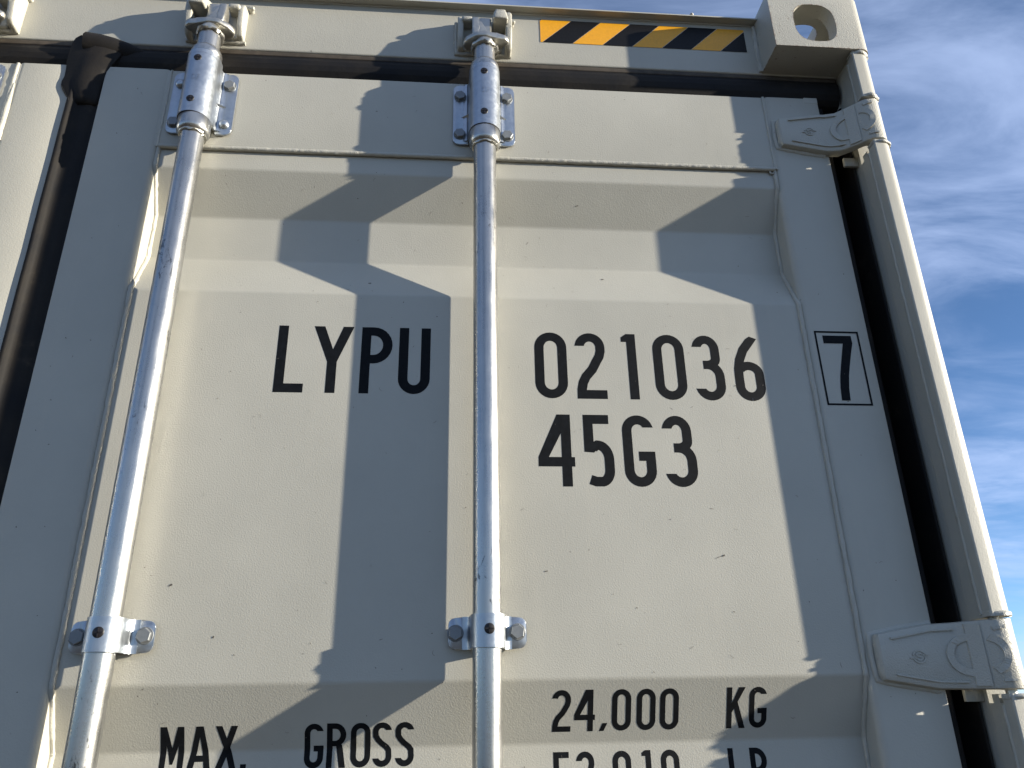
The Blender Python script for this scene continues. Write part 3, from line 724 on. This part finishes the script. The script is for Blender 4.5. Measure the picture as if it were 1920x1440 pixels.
# boxed check digit 7 on the stile
b = bmesh.new(); yb = Y_STILE-0.0004
def quad(b, pts, y): b.faces.new([b.verts.new((x, y, z_)) for x, z_ in pts])
x0, x1, z0, z1, t = 1.0702, 1.1377, 2.1664, 2.2838, 0.0028
for q in (((x0, z0), (x1, z0), (x1, z0+t), (x0, z0+t)), ((x0, z1-t), (x1, z1-t), (x1, z1), (x0, z1)), ((x0, z0+t), (x0+t, z0+t), (x0+t, z1-t), (x0, z1-t)), ((x1-t, z0+t), (x1, z0+t), (x1, z1-t), (x1-t, z1-t))): quad(b, q, yb)
bmesh.ops.remove_doubles(b, verts=b.verts, dist=0.00001); part('check_digit_frame', b, M_letter, door, smooth=False); b = bmesh.new()
cl = [(1.1192, 2.2700), (1.1170, 2.2610), (1.1120, 2.2440), (1.1060, 2.2240), (1.1018, 2.2060), (1.0997, 2.1900), (1.0993, 2.1738)]
for q in (((1.0820, 2.2638), (1.1110, 2.2638), (1.1110, 2.2765), (1.0820, 2.2765)), ((1.1110, 2.2638), (1.1257, 2.2645), (1.1254, 2.2765), (1.1110, 2.2765))): quad(b, q, yb)
lf = [(1.1110, 2.2638), (1.1068, 2.2480), (1.1020, 2.2300), (1.0975, 2.2120), (1.0943, 2.1930), (1.0929, 2.1738)]
rt = [(1.1257, 2.2645), (1.1206, 2.2480), (1.1154, 2.2300), (1.1106, 2.2120), (1.1072, 2.1930), (1.1057, 2.1738)]
for i in range(5): quad(b, (lf[i+1], rt[i+1], rt[i], lf[i]), yb)
part('digit', b, M_letter, door, smooth=False)

# grit and fibres stuck to the paint
b = bmesh.new(); rf = random.Random(21)
def fleck(x, z_, ln, wd, a, bend=0.0):
    d = Vector((cos(a), sin(a))); n_ = Vector((-d.y, d.x)); k = 3; pr_ = None
    for i in range(k+1):
        t = i/k; c = Vector((x, z_))+d*ln*(t-0.5)+n_*bend*ln*(1-(2*t-1)**2); ww = wd*(0.35+0.65*sin(pi*min(0.95, max(0.08, t))))*rf.uniform(0.7, 1.2)
        cur = []
        for s_ in (-1, 1):
            p = c+n_*ww*s_/2; zq = p.y
            yv = depth_at(zq) if zq < Z_RAIL-0.006 and SX0+0.006 < p.x < SX1-0.006 else Y_STILE
            cur.append(b.verts.new((p.x, yv-0.0005, zq)))
        if pr_: b.faces.new([pr_[0], pr_[1], cur[1], cur[0]])
        pr_ = cur
for x, z_, ln, wd, a, bd in ((.8884, 1.9543, .011, .0006, .35, .02), (.8945, 1.9563, .0034, .0022, .5, 0), (.6620, 1.9373, .0040, .0018, .1, 0), (.2040, 1.9226, .0042, .0026, .6, 0), (.7320, 2.5065, .0060, .0012, .3, .1), (.7660, 2.3780, .0040, .0026, 0, 0), (.4180, 2.3550, .0044, .0020, .2, 0), (.2620, 1.8620, .0030, .0020, 1, 0), (.9420, 2.1960, .0026, .0016, 0, 0), (.6880, 2.5920, .0035, .0008, .8, .2)): fleck(x, z_, ln, wd, a, bd)
for i in range(210):
    x, z_ = rf.uniform(0.0, 1.14), rf.uniform(1.60, 2.715)
    if abs(x-SX0) < 0.012 or abs(x-SX1) < 0.012 or abs(z_-Z_RAIL) < 0.012: continue
    if rf.random() < 0.62: fleck(x, z_, rf.uniform(.0008, .0024), rf.uniform(.0006, .0013), rf.uniform(0, 3.14))
    else: fleck(x, z_, rf.uniform(.0025, .0075), rf.uniform(.00025, .00045), rf.uniform(0, 3.14), rf.uniform(-.35, .35))
part('grit', b, flat_material('dark_grit', (0.075, 0.066, 0.056), 0.8), door, smooth=False, kind='stuff')

# ------------------------------------------------------------------ hinges
def emboss(b, quads, y_of, h):
    """raised bars: quads in (x,z), each lifted h off the surface y_of(x)"""
    for q in quads:
        top = [b.verts.new((x, y_of(x)-h, z_)) for x, z_ in q]; bot = [b.verts.new((x, y_of(x)+0.001, z_)) for x, z_ in q]
        b.faces.new(top)
        n = len(q)
        for i in range(n): b.faces.new([top[i], top[(i+1) % n], bot[(i+1) % n], bot[i]])
def build_hinge(zc):
    b = bmesh.new()
    X0 = 1.0690
    def half(x):          # half height along the blade
        if x < 1.1400: return 0.0265+(0.0385-0.0265)*(x-X0)/(1.14-X0)
        return 0.0385+0.002*min(1, (x-1.14)/0.07)
    yk = [(X0, 0.0575), (1.150, 0.0570), (1.168, 0.0530), (1.186, 0.0370), (1.197, 0.0250), (1.204, 0.0195), (1.212, Y_POST)]
    def yf(x):
        for (xa, ya), (xb, yb_) in zip(yk[:-1], yk[1:]):
            if x <= xb: return ya+(yb_-ya)*max(0, (x-xa))/(xb-xa)
        return Y_POST
    xs = [X0, X0+0.0018, X0+0.004, X0+0.009, 1.09, 1.11, 1.13, 1.14, 1.150, 1.159, 1.168, 1.177, 1.186, 1.1915, 1.197, 1.2005, 1.204, 1.208, 1.212]
    secs = []
    rr = 0.0045
    def sect(x, y, hgt, yb_):
        return [(x, yb_, zc-hgt), (x, y+rr, zc-hgt), (x, y+rr*0.3, zc-hgt+rr*0.3), (x, y, zc-hgt+rr), (x, y, zc), (x, y, zc+hgt-rr), (x, y+rr*0.3, zc+hgt-rr*0.3), (x, y+rr, zc+hgt), (x, yb_, zc+hgt)]
    for x in xs:
        y = yf(x)
        yb_ = 0.0712 if x < 1.154 else min(0.0712, max(y+0.017, 0.040))
        if x < X0+0.003: secs.append(sect(x, y+(0.006 if x == X0 else 0.0018), half(x)-(0.0065 if x == X0 else 0.0025), yb_))
        else: secs.append(sect(x, y, half(x), yb_))
    # round the knuckle
    for i in range(1, 11):
        a = pi*i/10
        x = 1.214+0.018*sin(a); y = 0.036-0.018*cos(a)
        hgt = 0.0405
        secs.append([(1.2135, 0.041, zc-hgt)]+[(x, y, zc-hgt), (x, y, zc-hgt+0.0008), (x, y, zc-hgt+rr), (x, y, zc), (x, y, zc+hgt-rr), (x, y, zc+hgt-0.0008), (x, y, zc+hgt)]+[(1.2135, 0.041, zc+hgt)])
    loft(b, secs, True)
    h = part('hinge', b, M_cast, autosmooth=38)
    # cast relief: edge ribs and ring crossed by a bar
    b = bmesh.new()
    ribs = []
    def bar(pts, wd):
        for q in ribbon(pts, wd, False): ribs.append([(x, z_) for x, z_ in q])
    up = [(x, zc+half(x)-0.0085) for x in (1.087, 1.10, 1.12, 1.14, 1.150, 1.160, 1.168)]
    dn = [(x, zc-half(x)+0.0085) for x in (1.087, 1.10, 1.12, 1.14, 1.150, 1.160, 1.172)]
    bar(up, 0.0022); bar(dn, 0.0016)
    cx = 1.1835
    for s_, a0, a1 in ((1, 100, 260), (1, -62, 62)):
        for q in ribbon([(cx+0.0245*cos(radians(a0+(a1-a0)*i/16)), zc+0.0215*sin(radians(a0+(a1-a0)*i/16))) for i in range(17)], 0.0080, False): ribs.append(list(q))
    n_ = 10
    for i in range(n_):
        za, zb_ = zc-0.036+0.072*i/n_, zc-0.036+0.072*(i+1)/n_
        ribs.append([(cx-0.0062, za), (cx+0.0062, za), (cx+0.0062, zb_), (cx-0.0062, zb_)])
    bar([(1.199, zc+0.029), (1.206, zc+0.0300), (1.212, zc+0.0310)], 0.0040); bar([(1.199, zc-0.030), (1.206, zc-0.0300), (1.212, zc-0.0300)], 0.0030)
    emboss(b, ribs, yf, 0.0024)
    part('cast_relief', b, M_cast, h, smooth=False)
    b = bmesh.new(); em = []
    ex, ez, er = 1.1203, zc-0.0005, 0.0078
    for a0, a1 in ((8, 172), (188, 352)):
        for q in ribbon([(ex+er*cos(radians(a0+(a1-a0)*i/12)), ez+er*0.92*sin(radians(a0+(a1-a0)*i/12))) for i in range(13)], 0.0018, False): em.append(list(q))
    sp = [(ex+0.0036, ez+0.0022), (ex+0.0018, ez+0.0038), (ex-0.0015, ez+0.0038), (ex-0.0034, ez+0.0022), (ex-0.0020, ez+0.0006), (ex+0.0018, ez-0.0006), (ex+0.0034, ez-0.0022), (ex+0.0015, ez-0.0038), (ex-0.0018, ez-0.0038), (ex-0.0036, ez-0.0022)]
    for q in ribbon(sp, 0.0018, False): em.append(list(q))
    for q in ribbon([(ex-0.0125, ez-0.0018), (ex-0.0045, ez-0.0018)], 0.0015, False): em.append(list(q))
    for q in ribbon([(ex+0.0045, ez+0.0018), (ex+0.0115, ez+0.0018)], 0.0015, False): em.append(list(q))
    emboss(b, em, yf, 0.0012)
    part('cast_emblem', b, M_cast, h, 'small raised S inside a ring', smooth=False)
    b = bmesh.new()        # fillet weld round the blade on the stile
    pth = [(1.150, 0.070, zc+half(1.15)+0.001), (1.12, 0.070, zc+half(1.12)+0.001), (1.09, 0.070, zc+half(1.09)+0.001), (X0-0.001, 0.070, zc+half(X0)), (X0-0.003, 0.070, zc), (X0-0.001, 0.070, zc-half(X0)), (1.09, 0.070, zc-half(1.09)-0.001), (1.12, 0.070, zc-half(1.12)-0.001), (1.150, 0.070, zc-half(1.15)-0.001)]
    full = []
    for p, q in zip(pth[:-1], pth[1:]): full += subdiv(p, q, 0.004)[:-1]
    tube(b, [(p[0], p[1]+0.0015, p[2]) for p in full], 0.0046, 8, 0.25, zc*13)
    part('weld_bead', b, M_cast, h, autosmooth=60)
    b = bmesh.new(); lathe(b, [(0.0065, -0.055), (0.0065, 0.055)], (1.214, 0.036, zc), 'z', 16)
    part('hinge_pin', b, M_castzinc, h)
    return h
for zc in HINGE_Z: build_hinge(zc)

# ------------------------------------------------------------------ lock rods, brackets, keepers
ROD_Y, ROD_R = 0.0445, 0.0172
RODS = (0.5850, 0.1475, -0.2080)
def build_rod(x):
    b = bmesh.new()
    prof = [(ROD_R, ZB+0.06-0)]
    zz = ZB+0.06
    n = 40
    for i in range(n+1): prof.append((ROD_R, zz+(2.578-zz)*i/n))
    prof = prof[1:]
    prof += [(ROD_R, 2.7785)]
    lathe(b, prof, (x, ROD_Y, 0), 'z', 48)
    r = part('lock_rod', b, M_galv, autosmooth=50)
    b = bmesh.new()
    lathe(b, [(ROD_R+0.0006, 2.5755), (0.0205, 2.5770), (0.0232, 2.5800), (0.0238, 2.5850), (0.0238, 2.6015), (0.0228, 2.6030), (ROD_R+0.0006, 2.6032)], (x, ROD_Y, 0), 'z', 48)
    part('rod_collar', b, M_galv, r, autosmooth=50); b = bmesh.new()
    lathe(b, [(ROD_R+0.0006, 2.7258), (0.0228, 2.7260), (0.0234, 2.7275), (0.0234, 2.7340), (0.0222, 2.7385), (ROD_R+0.0006, 2.7440)], (x, ROD_Y, 0), 'z', 48)
    part('rod_collar', b, M_galv, r, autosmooth=50)
    ring = lambda b, z_, rad, t_, sd: tube(b, [(x+rad*cos(a), ROD_Y+rad*sin(a), z_+0.0007*sin(5*a+sd)) for a in [2*pi*i/44 for i in range(45)]], t_, 7, 0.45, sd)
    for a_ in ((2.7765, ROD_R+0.0006, 0.0046, x*50), (2.5757, ROD_R+0.0010, 0.0022, x*80)):
        b = bmesh.new(); ring(b, *a_); part('weld_bead', b, M_castzinc, r, autosmooth=60)
    return r
def sleeve_xsec(r, wing, gap_):
    """(x,y) outer line of an omega strap round the rod, relative to rod axis; plate lies at y=+gap_"""
    out = [(-wing, gap_)]
    f = 0.008
    out += [(-r-f*1.1, gap_)]
    out += [(-r-f*0.45, gap_-f*0.12), (-r-f*0.12, gap_-f*0.5), (-r, gap_-f*1.1)]
    for i in range(13):
        a = pi-(pi)*i/12
        out.append((r*cos(a), -r*sin(a)))
    out += [(r, gap_-f*1.1), (r+f*0.12, gap_-f*0.5), (r+f*0.45, gap_-f*0.12), (r+f*1.1, gap_)]
    out += [(wing, gap_)]
    return out
def strap(b, x, z0, z1, r, wing, gap_, t, nz=1, wing_fn=None):
    line = sleeve_xsec(r, wing, gap_)
    # offset inward by t for thickness
    n = len(line); inner = []
    for i in range(n):
        p = Vector(line[max(0, i-1)]); q = Vector(line[min(n-1, i+1)]); d = (q-p).normalized()
        inner.append((line[i][0]-d.y*t, line[i][1]+d.x*t))
    rows = []
    for k in range(nz+1):
        z_ = z0+(z1-z0)*k/nz
        rows.append(([b.verts.new((x+p[0], ROD_Y+p[1], z_)) for p in line], [b.verts.new((x+p[0], ROD_Y+p[1], z_)) for p in inner]))
    for (a, ai), (c, ci) in zip(rows[:-1], rows[1:]):
        for i in range(n-1):
            b.faces.new([a[i], a[i+1], c[i+1], c[i]]); b.faces.new([ai[i+1], ai[i], ci[i], ci[i+1]])
        b.faces.new([a[0], c[0], ci[0], ai[0]]); b.faces.new([a[-1], ai[-1], ci[-1], c[-1]])
    for a, ai in (rows[0], rows[-1]):
        for i in range(n-1): b.faces.new([a[i], ai[i], ai[i+1], a[i+1]])
def hex_bolt(x, z_, y, parent, dome=False, rot=0.0, marks=False):
    b = bmesh.new()
    if dome:
        pr = [(0.0078, 0.0), (0.0078, -0.0015), (0.0072, -0.0035), (0.0056, -0.0055), (0.003, -0.0067), (0.0, -0.0070)]
        lathe(b, pr, (x, y, z_), 'y', 24)
        o = part('bolt', b, M_zinc, parent, 'silver round headed bolt', autosmooth=60)
    else:
        h, r = 0.0062, 0.0088
        lathe(b, [(0.0100, 0), (0.0100, -0.0010), (0.0096, -0.0013), (0.006, -0.0013)], (x, y, z_), 'y', 24)
        va = []; n = 6
        ring = lambda rad, yy: [b.verts.new((x+rad*cos(rot+pi/3*i), y+yy, z_+rad*sin(rot+pi/3*i))) for i in range(n)]
        A, B_ = ring(r, -0.001), ring(r, -h+0.0007); C_ = ring(r*0.90, -h)
        for p, q in ((A, B_), (B_, C_)):
            for i in range(n): b.faces.new([p[i], p[(i+1) % n], q[(i+1) % n], q[i]])
        b.faces.new(C_)
        o = part('bolt', b, M_bolt, parent, autosmooth=25)
    return o
def drain_plug(x, z_, y, parent, r=0.0058):
    b = bmesh.new()
    lathe(b, [(r, 0.004), (r, -0.0004), (r*0.9, -0.0009), (0.0, -0.0009)], (x, y, z_), 'y', 20)
    for a, c in (((-r*0.82, -0.0007), (r*0.82, 0.0007)), ((-0.0007, -r*0.82), (0.0007, r*0.82))):
        box(b, x+a[0], x+c[0], y-0.0016, y-0.0008, z_+a[1], z_+c[1])
    return part('plug', b, M_hole, parent, autosmooth=40)
GAPY = 0.0655-ROD_Y
def build_top_bracket(x, domes, parent=None):
    b = bmesh.new()
    z0, z1 = 2.598, 2.7175
    # sleeve arch and plate wings
    strap(b, x, 2.6034, z1, 0.0245, 0.0275, GAPY, 0.0030, 1)
    # arch on its own, standing above the plate
    n = 14
    outer = [(x+0.0245*cos(pi-pi*i/n), ROD_Y-0.0245*sin(pi*i/n)) for i in range(n+1)]
    inner = [(x+0.0215*cos(pi-pi*i/n), ROD_Y-0.0215*sin(pi*i/n)) for i in range(n+1)]
    outer = [(x-0.0245, ROD_Y+0.012)]+outer+[(x+0.0245, ROD_Y+0.012)]; inner = [(x-0.0215, ROD_Y+0.012)]+inner+[(x+0.0215, ROD_Y+0.012)]
    prism(b, outer+inner[::-1], 'z', z1+0.0002, 2.7255)
    for s in (-1, 1):
        xa, xb = (x-0.0492, x-0.0245) if s < 0 else (x+0.0245, x+0.0492)
        pl = rrect(xa, xb, z0, z1, 0.010, 5)
        pl = [((max(p[0], xb-0.0) if False else p[0]), p[1]) for p in pl]
        # square corners on the side next to the rod
        q = []
        for px, pz in pl:
            if s < 0 and px > (xa+xb)/2: px = xb; pz = z0 if pz < (z0+z1)/2 else z1
            if s > 0 and px < (xa+xb)/2: px = xa; pz = z0 if pz < (z0+z1)/2 else z1
            if not q or hypot(q[-1][0]-px, q[-1][1]-pz) > 1e-6: q.append((px, pz))
        if hypot(q[0][0]-q[-1][0], q[0][1]-q[-1][1]) < 1e-6: q.pop()
        prism(b, q, 'y', ROD_Y+GAPY, ROD_Y+GAPY+0.0035, 0.0008, 2)
        # pressed stiffening gusset
        gx = x+s*0.0245
        zc = 2.651
        v = [b.verts.new(p) for p in ((gx+s*0.0115, ROD_Y+GAPY-0.0002, zc), (gx-s*0.001, ROD_Y+GAPY-0.0100, zc), (gx, ROD_Y+GAPY, zc+0.0055), (gx, ROD_Y+GAPY, zc-0.0055))]
        b.faces.new([v[0], v[1], v[2]]); b.faces.new([v[0], v[3], v[1]])
    o = part('rod_bracket', b, M_zinc, autosmooth=40)
    for i, (dx_, zz_) in enumerate(((-0.0383, 2.693), (-0.0383, 2.6165), (0.0372, 2.693), (0.0372, 2.6165))):
        hex_bolt(x+dx_, zz_, ROD_Y+GAPY, o, i in domes, rot=random.uniform(0, 1))
    for zz_ in (2.7063, 2.6257): drain_plug(x-0.0015, zz_, ROD_Y-0.0244, o)
    # thin black gasket rings at the sleeve's two ends
    for zz_ in (2.7257, 2.6032):
        b = bmesh.new(); tube(b, [(x+0.0226*cos(a), ROD_Y+0.0226*sin(a), zz_) for a in [2*pi*i/40 for i in range(41)]], 0.0015, 6)
        part('bushing', b, M_hole, o)
    # pressed letters on the sleeve
    lettering('embossing', [('O', x-0.007, x-0.0005), ('F', x+0.0015, x+0.0065)], 0, 0.0095, lambda xx, v: (xx, ROD_Y-sqrt(max(0, 0.0245**2-(xx-x)**2))-0.0003, 2.664+v), M_zinc, o, 0.16, split=1)
    return o
def build_saddle(x, ox=0.0):
    b = bmesh.new()
    z0, z1 = 1.8435, 1.8815
    strap(b, x, z0, z1, 0.0208, 0.0300, GAPY, 0.0034, 1)
    for s in (-1, 1):
        xa, xb = (x-0.0468, x-0.0298) if s < 0 else (x+0.0298, x+0.0478)
        q = []
        for px, pz in rrect(xa, xb, z0+0.0012, z1-0.0012, 0.008, 5):
            if s < 0 and px > (xa+xb)/2: px = xb; pz = z0 if pz < (z0+z1)/2 else z1
            if s > 0 and px < (xa+xb)/2: px = xa; pz = z0 if pz < (z0+z1)/2 else z1
            if not q or hypot(q[-1][0]-px, q[-1][1]-pz) > 1e-6: q.append((px, pz))
        if hypot(q[0][0]-q[-1][0], q[0][1]-q[-1][1]) < 1e-6: q.pop()
        prism(b, q, 'y', ROD_Y+GAPY, ROD_Y+GAPY+0.0036, 0.0009, 2)
    o = part('rod_bracket', b, M_zinc, autosmooth=40)
    hex_bolt(x-0.0382, 1.8625, ROD_Y+GAPY, o, rot=0.5+random.uniform(-.1, .1)); r_ = hex_bolt(x+0.0370, 1.8635, ROD_Y+GAPY, o, rot=0.35)
    drain_plug(x+0.0008, 1.8640, ROD_Y-0.0208, o, 0.0062)
    return o
def build_keeper(x, mir):
    """welded keeper with two hooked jaws round the cam on the rod's end; mir flips it left-right"""
    s = -1 if mir else 1
    X = lambda d: x+s*d
    def bx(b, d0, d1, y0, y1, z0, z1, bv): box(b, min(X(d0), X(d1)), max(X(d0), X(d1)), y0, y1, z0, z1, bv, 3)
    b = bmesh.new()
    bx(b, -0.036, 0.030, 0.066, 0.0775, 2.796, 2.864, 0.004)                      # back plate
    # outer cheek: tall rounded fin (one each side)
    prism(b, [(0.0775, 2.790), (0.058, 2.7915), (0.050, 2.798), (0.044, 2.830), (0.040, 2.856), (0.048, 2.866), (0.0775, 2.868)], 'x', min(X(0.036), X(0.0465)), max(X(0.036), X(0.0465)), 0.0035, 3)
    prism(b, [(0.0775, 2.794), (0.062, 2.797), (0.054, 2.812), (0.050, 2.846), (0.056, 2.860), (0.0775, 2.864)], 'x', min(X(-0.044), X(-0.034)), max(X(-0.044), X(-0.034)), 0.003, 3)
    # overhanging hook block
    P = [(X(0.014), 0.030, 2.833), (X(0.040), 0.030, 2.833), (X(0.040), 0.070, 2.838), (X(0.014), 0.070, 2.838), (X(0.017), 0.033, 2.853), (X(0.036), 0.033, 2.853), (X(0.040), 0.066, 2.872), (X(0.014), 0.066, 2.872)]
    if s < 0: P = [P[1], P[0], P[3], P[2], P[5], P[4], P[7], P[6]]
    add_hexa(b, P, 0.0035, 3)
    bx(b, 0.018, 0.036, 0.036, 0.060, 2.852, 2.860, 0.003)
    # second, shorter jaw
    bx(b, -0.038, -0.018, 0.046, 0.070, 2.842, 2.853, 0.0045)
    o = part('cam_keeper', b, M_cast, autosmooth=40)
    o2 = bmesh.new()       # weld round the foot
    pth = subdiv((x-0.046, 0.0745, 2.862), (x-0.046, 0.0745, 2.794), 0.004)+subdiv((x-0.046, 0.0745, 2.794), (x+0.046, 0.0745, 2.794), 0.004)[1:]
    tube(o2, pth, 0.0038, 8, 0.4, x*9)
    part('weld_bead', o2, M_cast, o, autosmooth=60)
    return o
def build_cam(x, mir, rod):
    s = -1 if mir else 1
    X = lambda d: x+s*d
    b = bmesh.new()
    # foot that sits on the tube
    lathe(b, [(0.0150, 2.776), (0.0165, 2.781), (0.0160, 2.788), (0.0120, 2.794), (0.0, 2.796)], (x, ROD_Y, 0), 'z', 28)
    # horizontal flange with two lobes
    pl = [(X(-0.036), 0.052), (X(-0.030), 0.040), (X(-0.014), 0.0285), (X(0.004), 0.0270), (X(0.020), 0.0315), (X(0.034), 0.0330), (X(0.041), 0.0390), (X(0.040), 0.047), (X(0.026), 0.052), (X(0.016), 0.060), (X(-0.010), 0.063), (X(-0.030), 0.062)]
    if s < 0: pl = pl[::-1]
    prism(b, pl, 'z', 2.7885, 2.8005, 0.0040, 3)
    # neck and the upright nose that turns inside the keeper
    prism(b, [(ROD_Y-0.013, 2.798), (ROD_Y+0.014, 2.798), (ROD_Y+0.016, 2.836), (ROD_Y+0.002, 2.846), (ROD_Y-0.006, 2.842), (ROD_Y-0.010, 2.815)], 'x', min(X(-0.020), X(-0.008)), max(X(-0.020), X(-0.008)), 0.0032, 3)
    # triangular web
    P = [(X(-0.016), ROD_Y-0.012, 2.799), (X(0.008), ROD_Y-0.012, 2.799), (X(0.008), ROD_Y+0.006, 2.799), (X(-0.016), ROD_Y+0.006, 2.799), (X(-0.012), ROD_Y-0.006, 2.838), (X(-0.007), ROD_Y-0.006, 2.838), (X(-0.007), ROD_Y+0.006, 2.838), (X(-0.012), ROD_Y+0.006, 2.838)]
    if s < 0: P = [P[1], P[0], P[3], P[2], P[5], P[4], P[7], P[6]]
    add_hexa(b, P, 0.0020, 2)
    prism(b, [(ROD_Y-0.004, 2.798), (ROD_Y+0.016, 2.798), (ROD_Y+0.016, 2.846), (ROD_Y+0.002, 2.850)], 'x', min(X(-0.008), X(0.012)), max(X(-0.008), X(0.012)), 0.003, 3)
    part('locking_cam', b, M_castzinc, rod, autosmooth=40)
def keeper_pin(x, mir, keeper):
    b = bmesh.new(); 
    lathe(b, [(0.0, 0.0), (0.0038, 0.0008), (0.0044, 0.003), (0.0044, 0.016)], (x+0.0485, 0.066, 2.866), 'y', 14)
    lathe(b, [(0.003, -0.006), (0.0036, -0.004), (0.0036, 0.006), (0.002, 0.0075)], (x+0.047, 0.068, 2.8655), 'x', 12)
    part('keeper_pin', b, M_cast, keeper)
rods = {}
for i, x in enumerate(RODS):
    r = build_rod(x)
    mir = (i == 1)
    k = build_keeper(x, mir); build_cam(x, mir, r); keeper_pin(x, mir, k)
    build_top_bracket(x - (0.0015 if i == 1 else 0), (0, 3) if i == 1 else ())
    build_saddle(x + (0.002 if i == 1 else 0.0012 if i == 0 else 0))

# ------------------------------------------------------------------ rest of the box, behind the door end
LEN = 12.2
def corrugated_side(xs, out):
    b = bmesh.new(); pts = []
    y = 0.20; k = 0
    while y < LEN-0.2:
        pts += [(xs-out*0.006, y), (xs-out*0.006, y+0.072), (xs-out*0.042, y+0.140), (xs-out*0.042, y+0.210)]
        y += 0.278
    pts.append((xs-out*0.006, y))
    va = [b.verts.new((x, yy, 0.05)) for x, yy in pts]; vb = [b.verts.new((x, yy, 2.85)) for x, yy in pts]
    for i in range(len(pts)-1): b.faces.new([va[i], va[i+1], vb[i+1], vb[i]])
    return b
part('side_panel', corrugated_side(XR, 1), M_paint, autosmooth=20); part('side_panel', corrugated_side(XL, -1), M_paint, autosmooth=20)
for xa, xb in ((XR-0.06, XR-0.001), (XL+0.001, XL+0.06)):
    b = bmesh.new(); box(b, xa, xb, 0.20, LEN, 2.84, 2.899, 0.003); part('top_rail', b, M_paint)
    b = bmesh.new(); box(b, xa, xb, 0.20, LEN, -0.06, 0.06, 0.003); part('bottom_rail', b, M_paint)
b = bmesh.new(); box(b, XL+0.055, XR-0.055, 0.19, LEN, 2.872, 2.894); part('roof', b, M_paint)
b = bmesh.new(); box(b, XL+0.06, XR-0.06, 0.13, LEN, -0.02, 0.03); part('floor', b, M_rubber)
b = bmesh.new(); box(b, XL+0.02, XR-0.02, LEN-0.03, LEN, 0.06, 2.86); part('front_wall', b, M_paint)
b = bmesh.new(); box(b, XL+0.01, XR-0.01, 0.07, 0.20, GROUND+0.002, 0.018, 0.003); part('door_sill', b, M_paint)
b = bmesh.new(); box(b, XL+0.01, XR-0.01, LEN-0.2, LEN+0.002, GROUND+0.002, -0.061, 0.003); part('end_sill', b, M_paint)
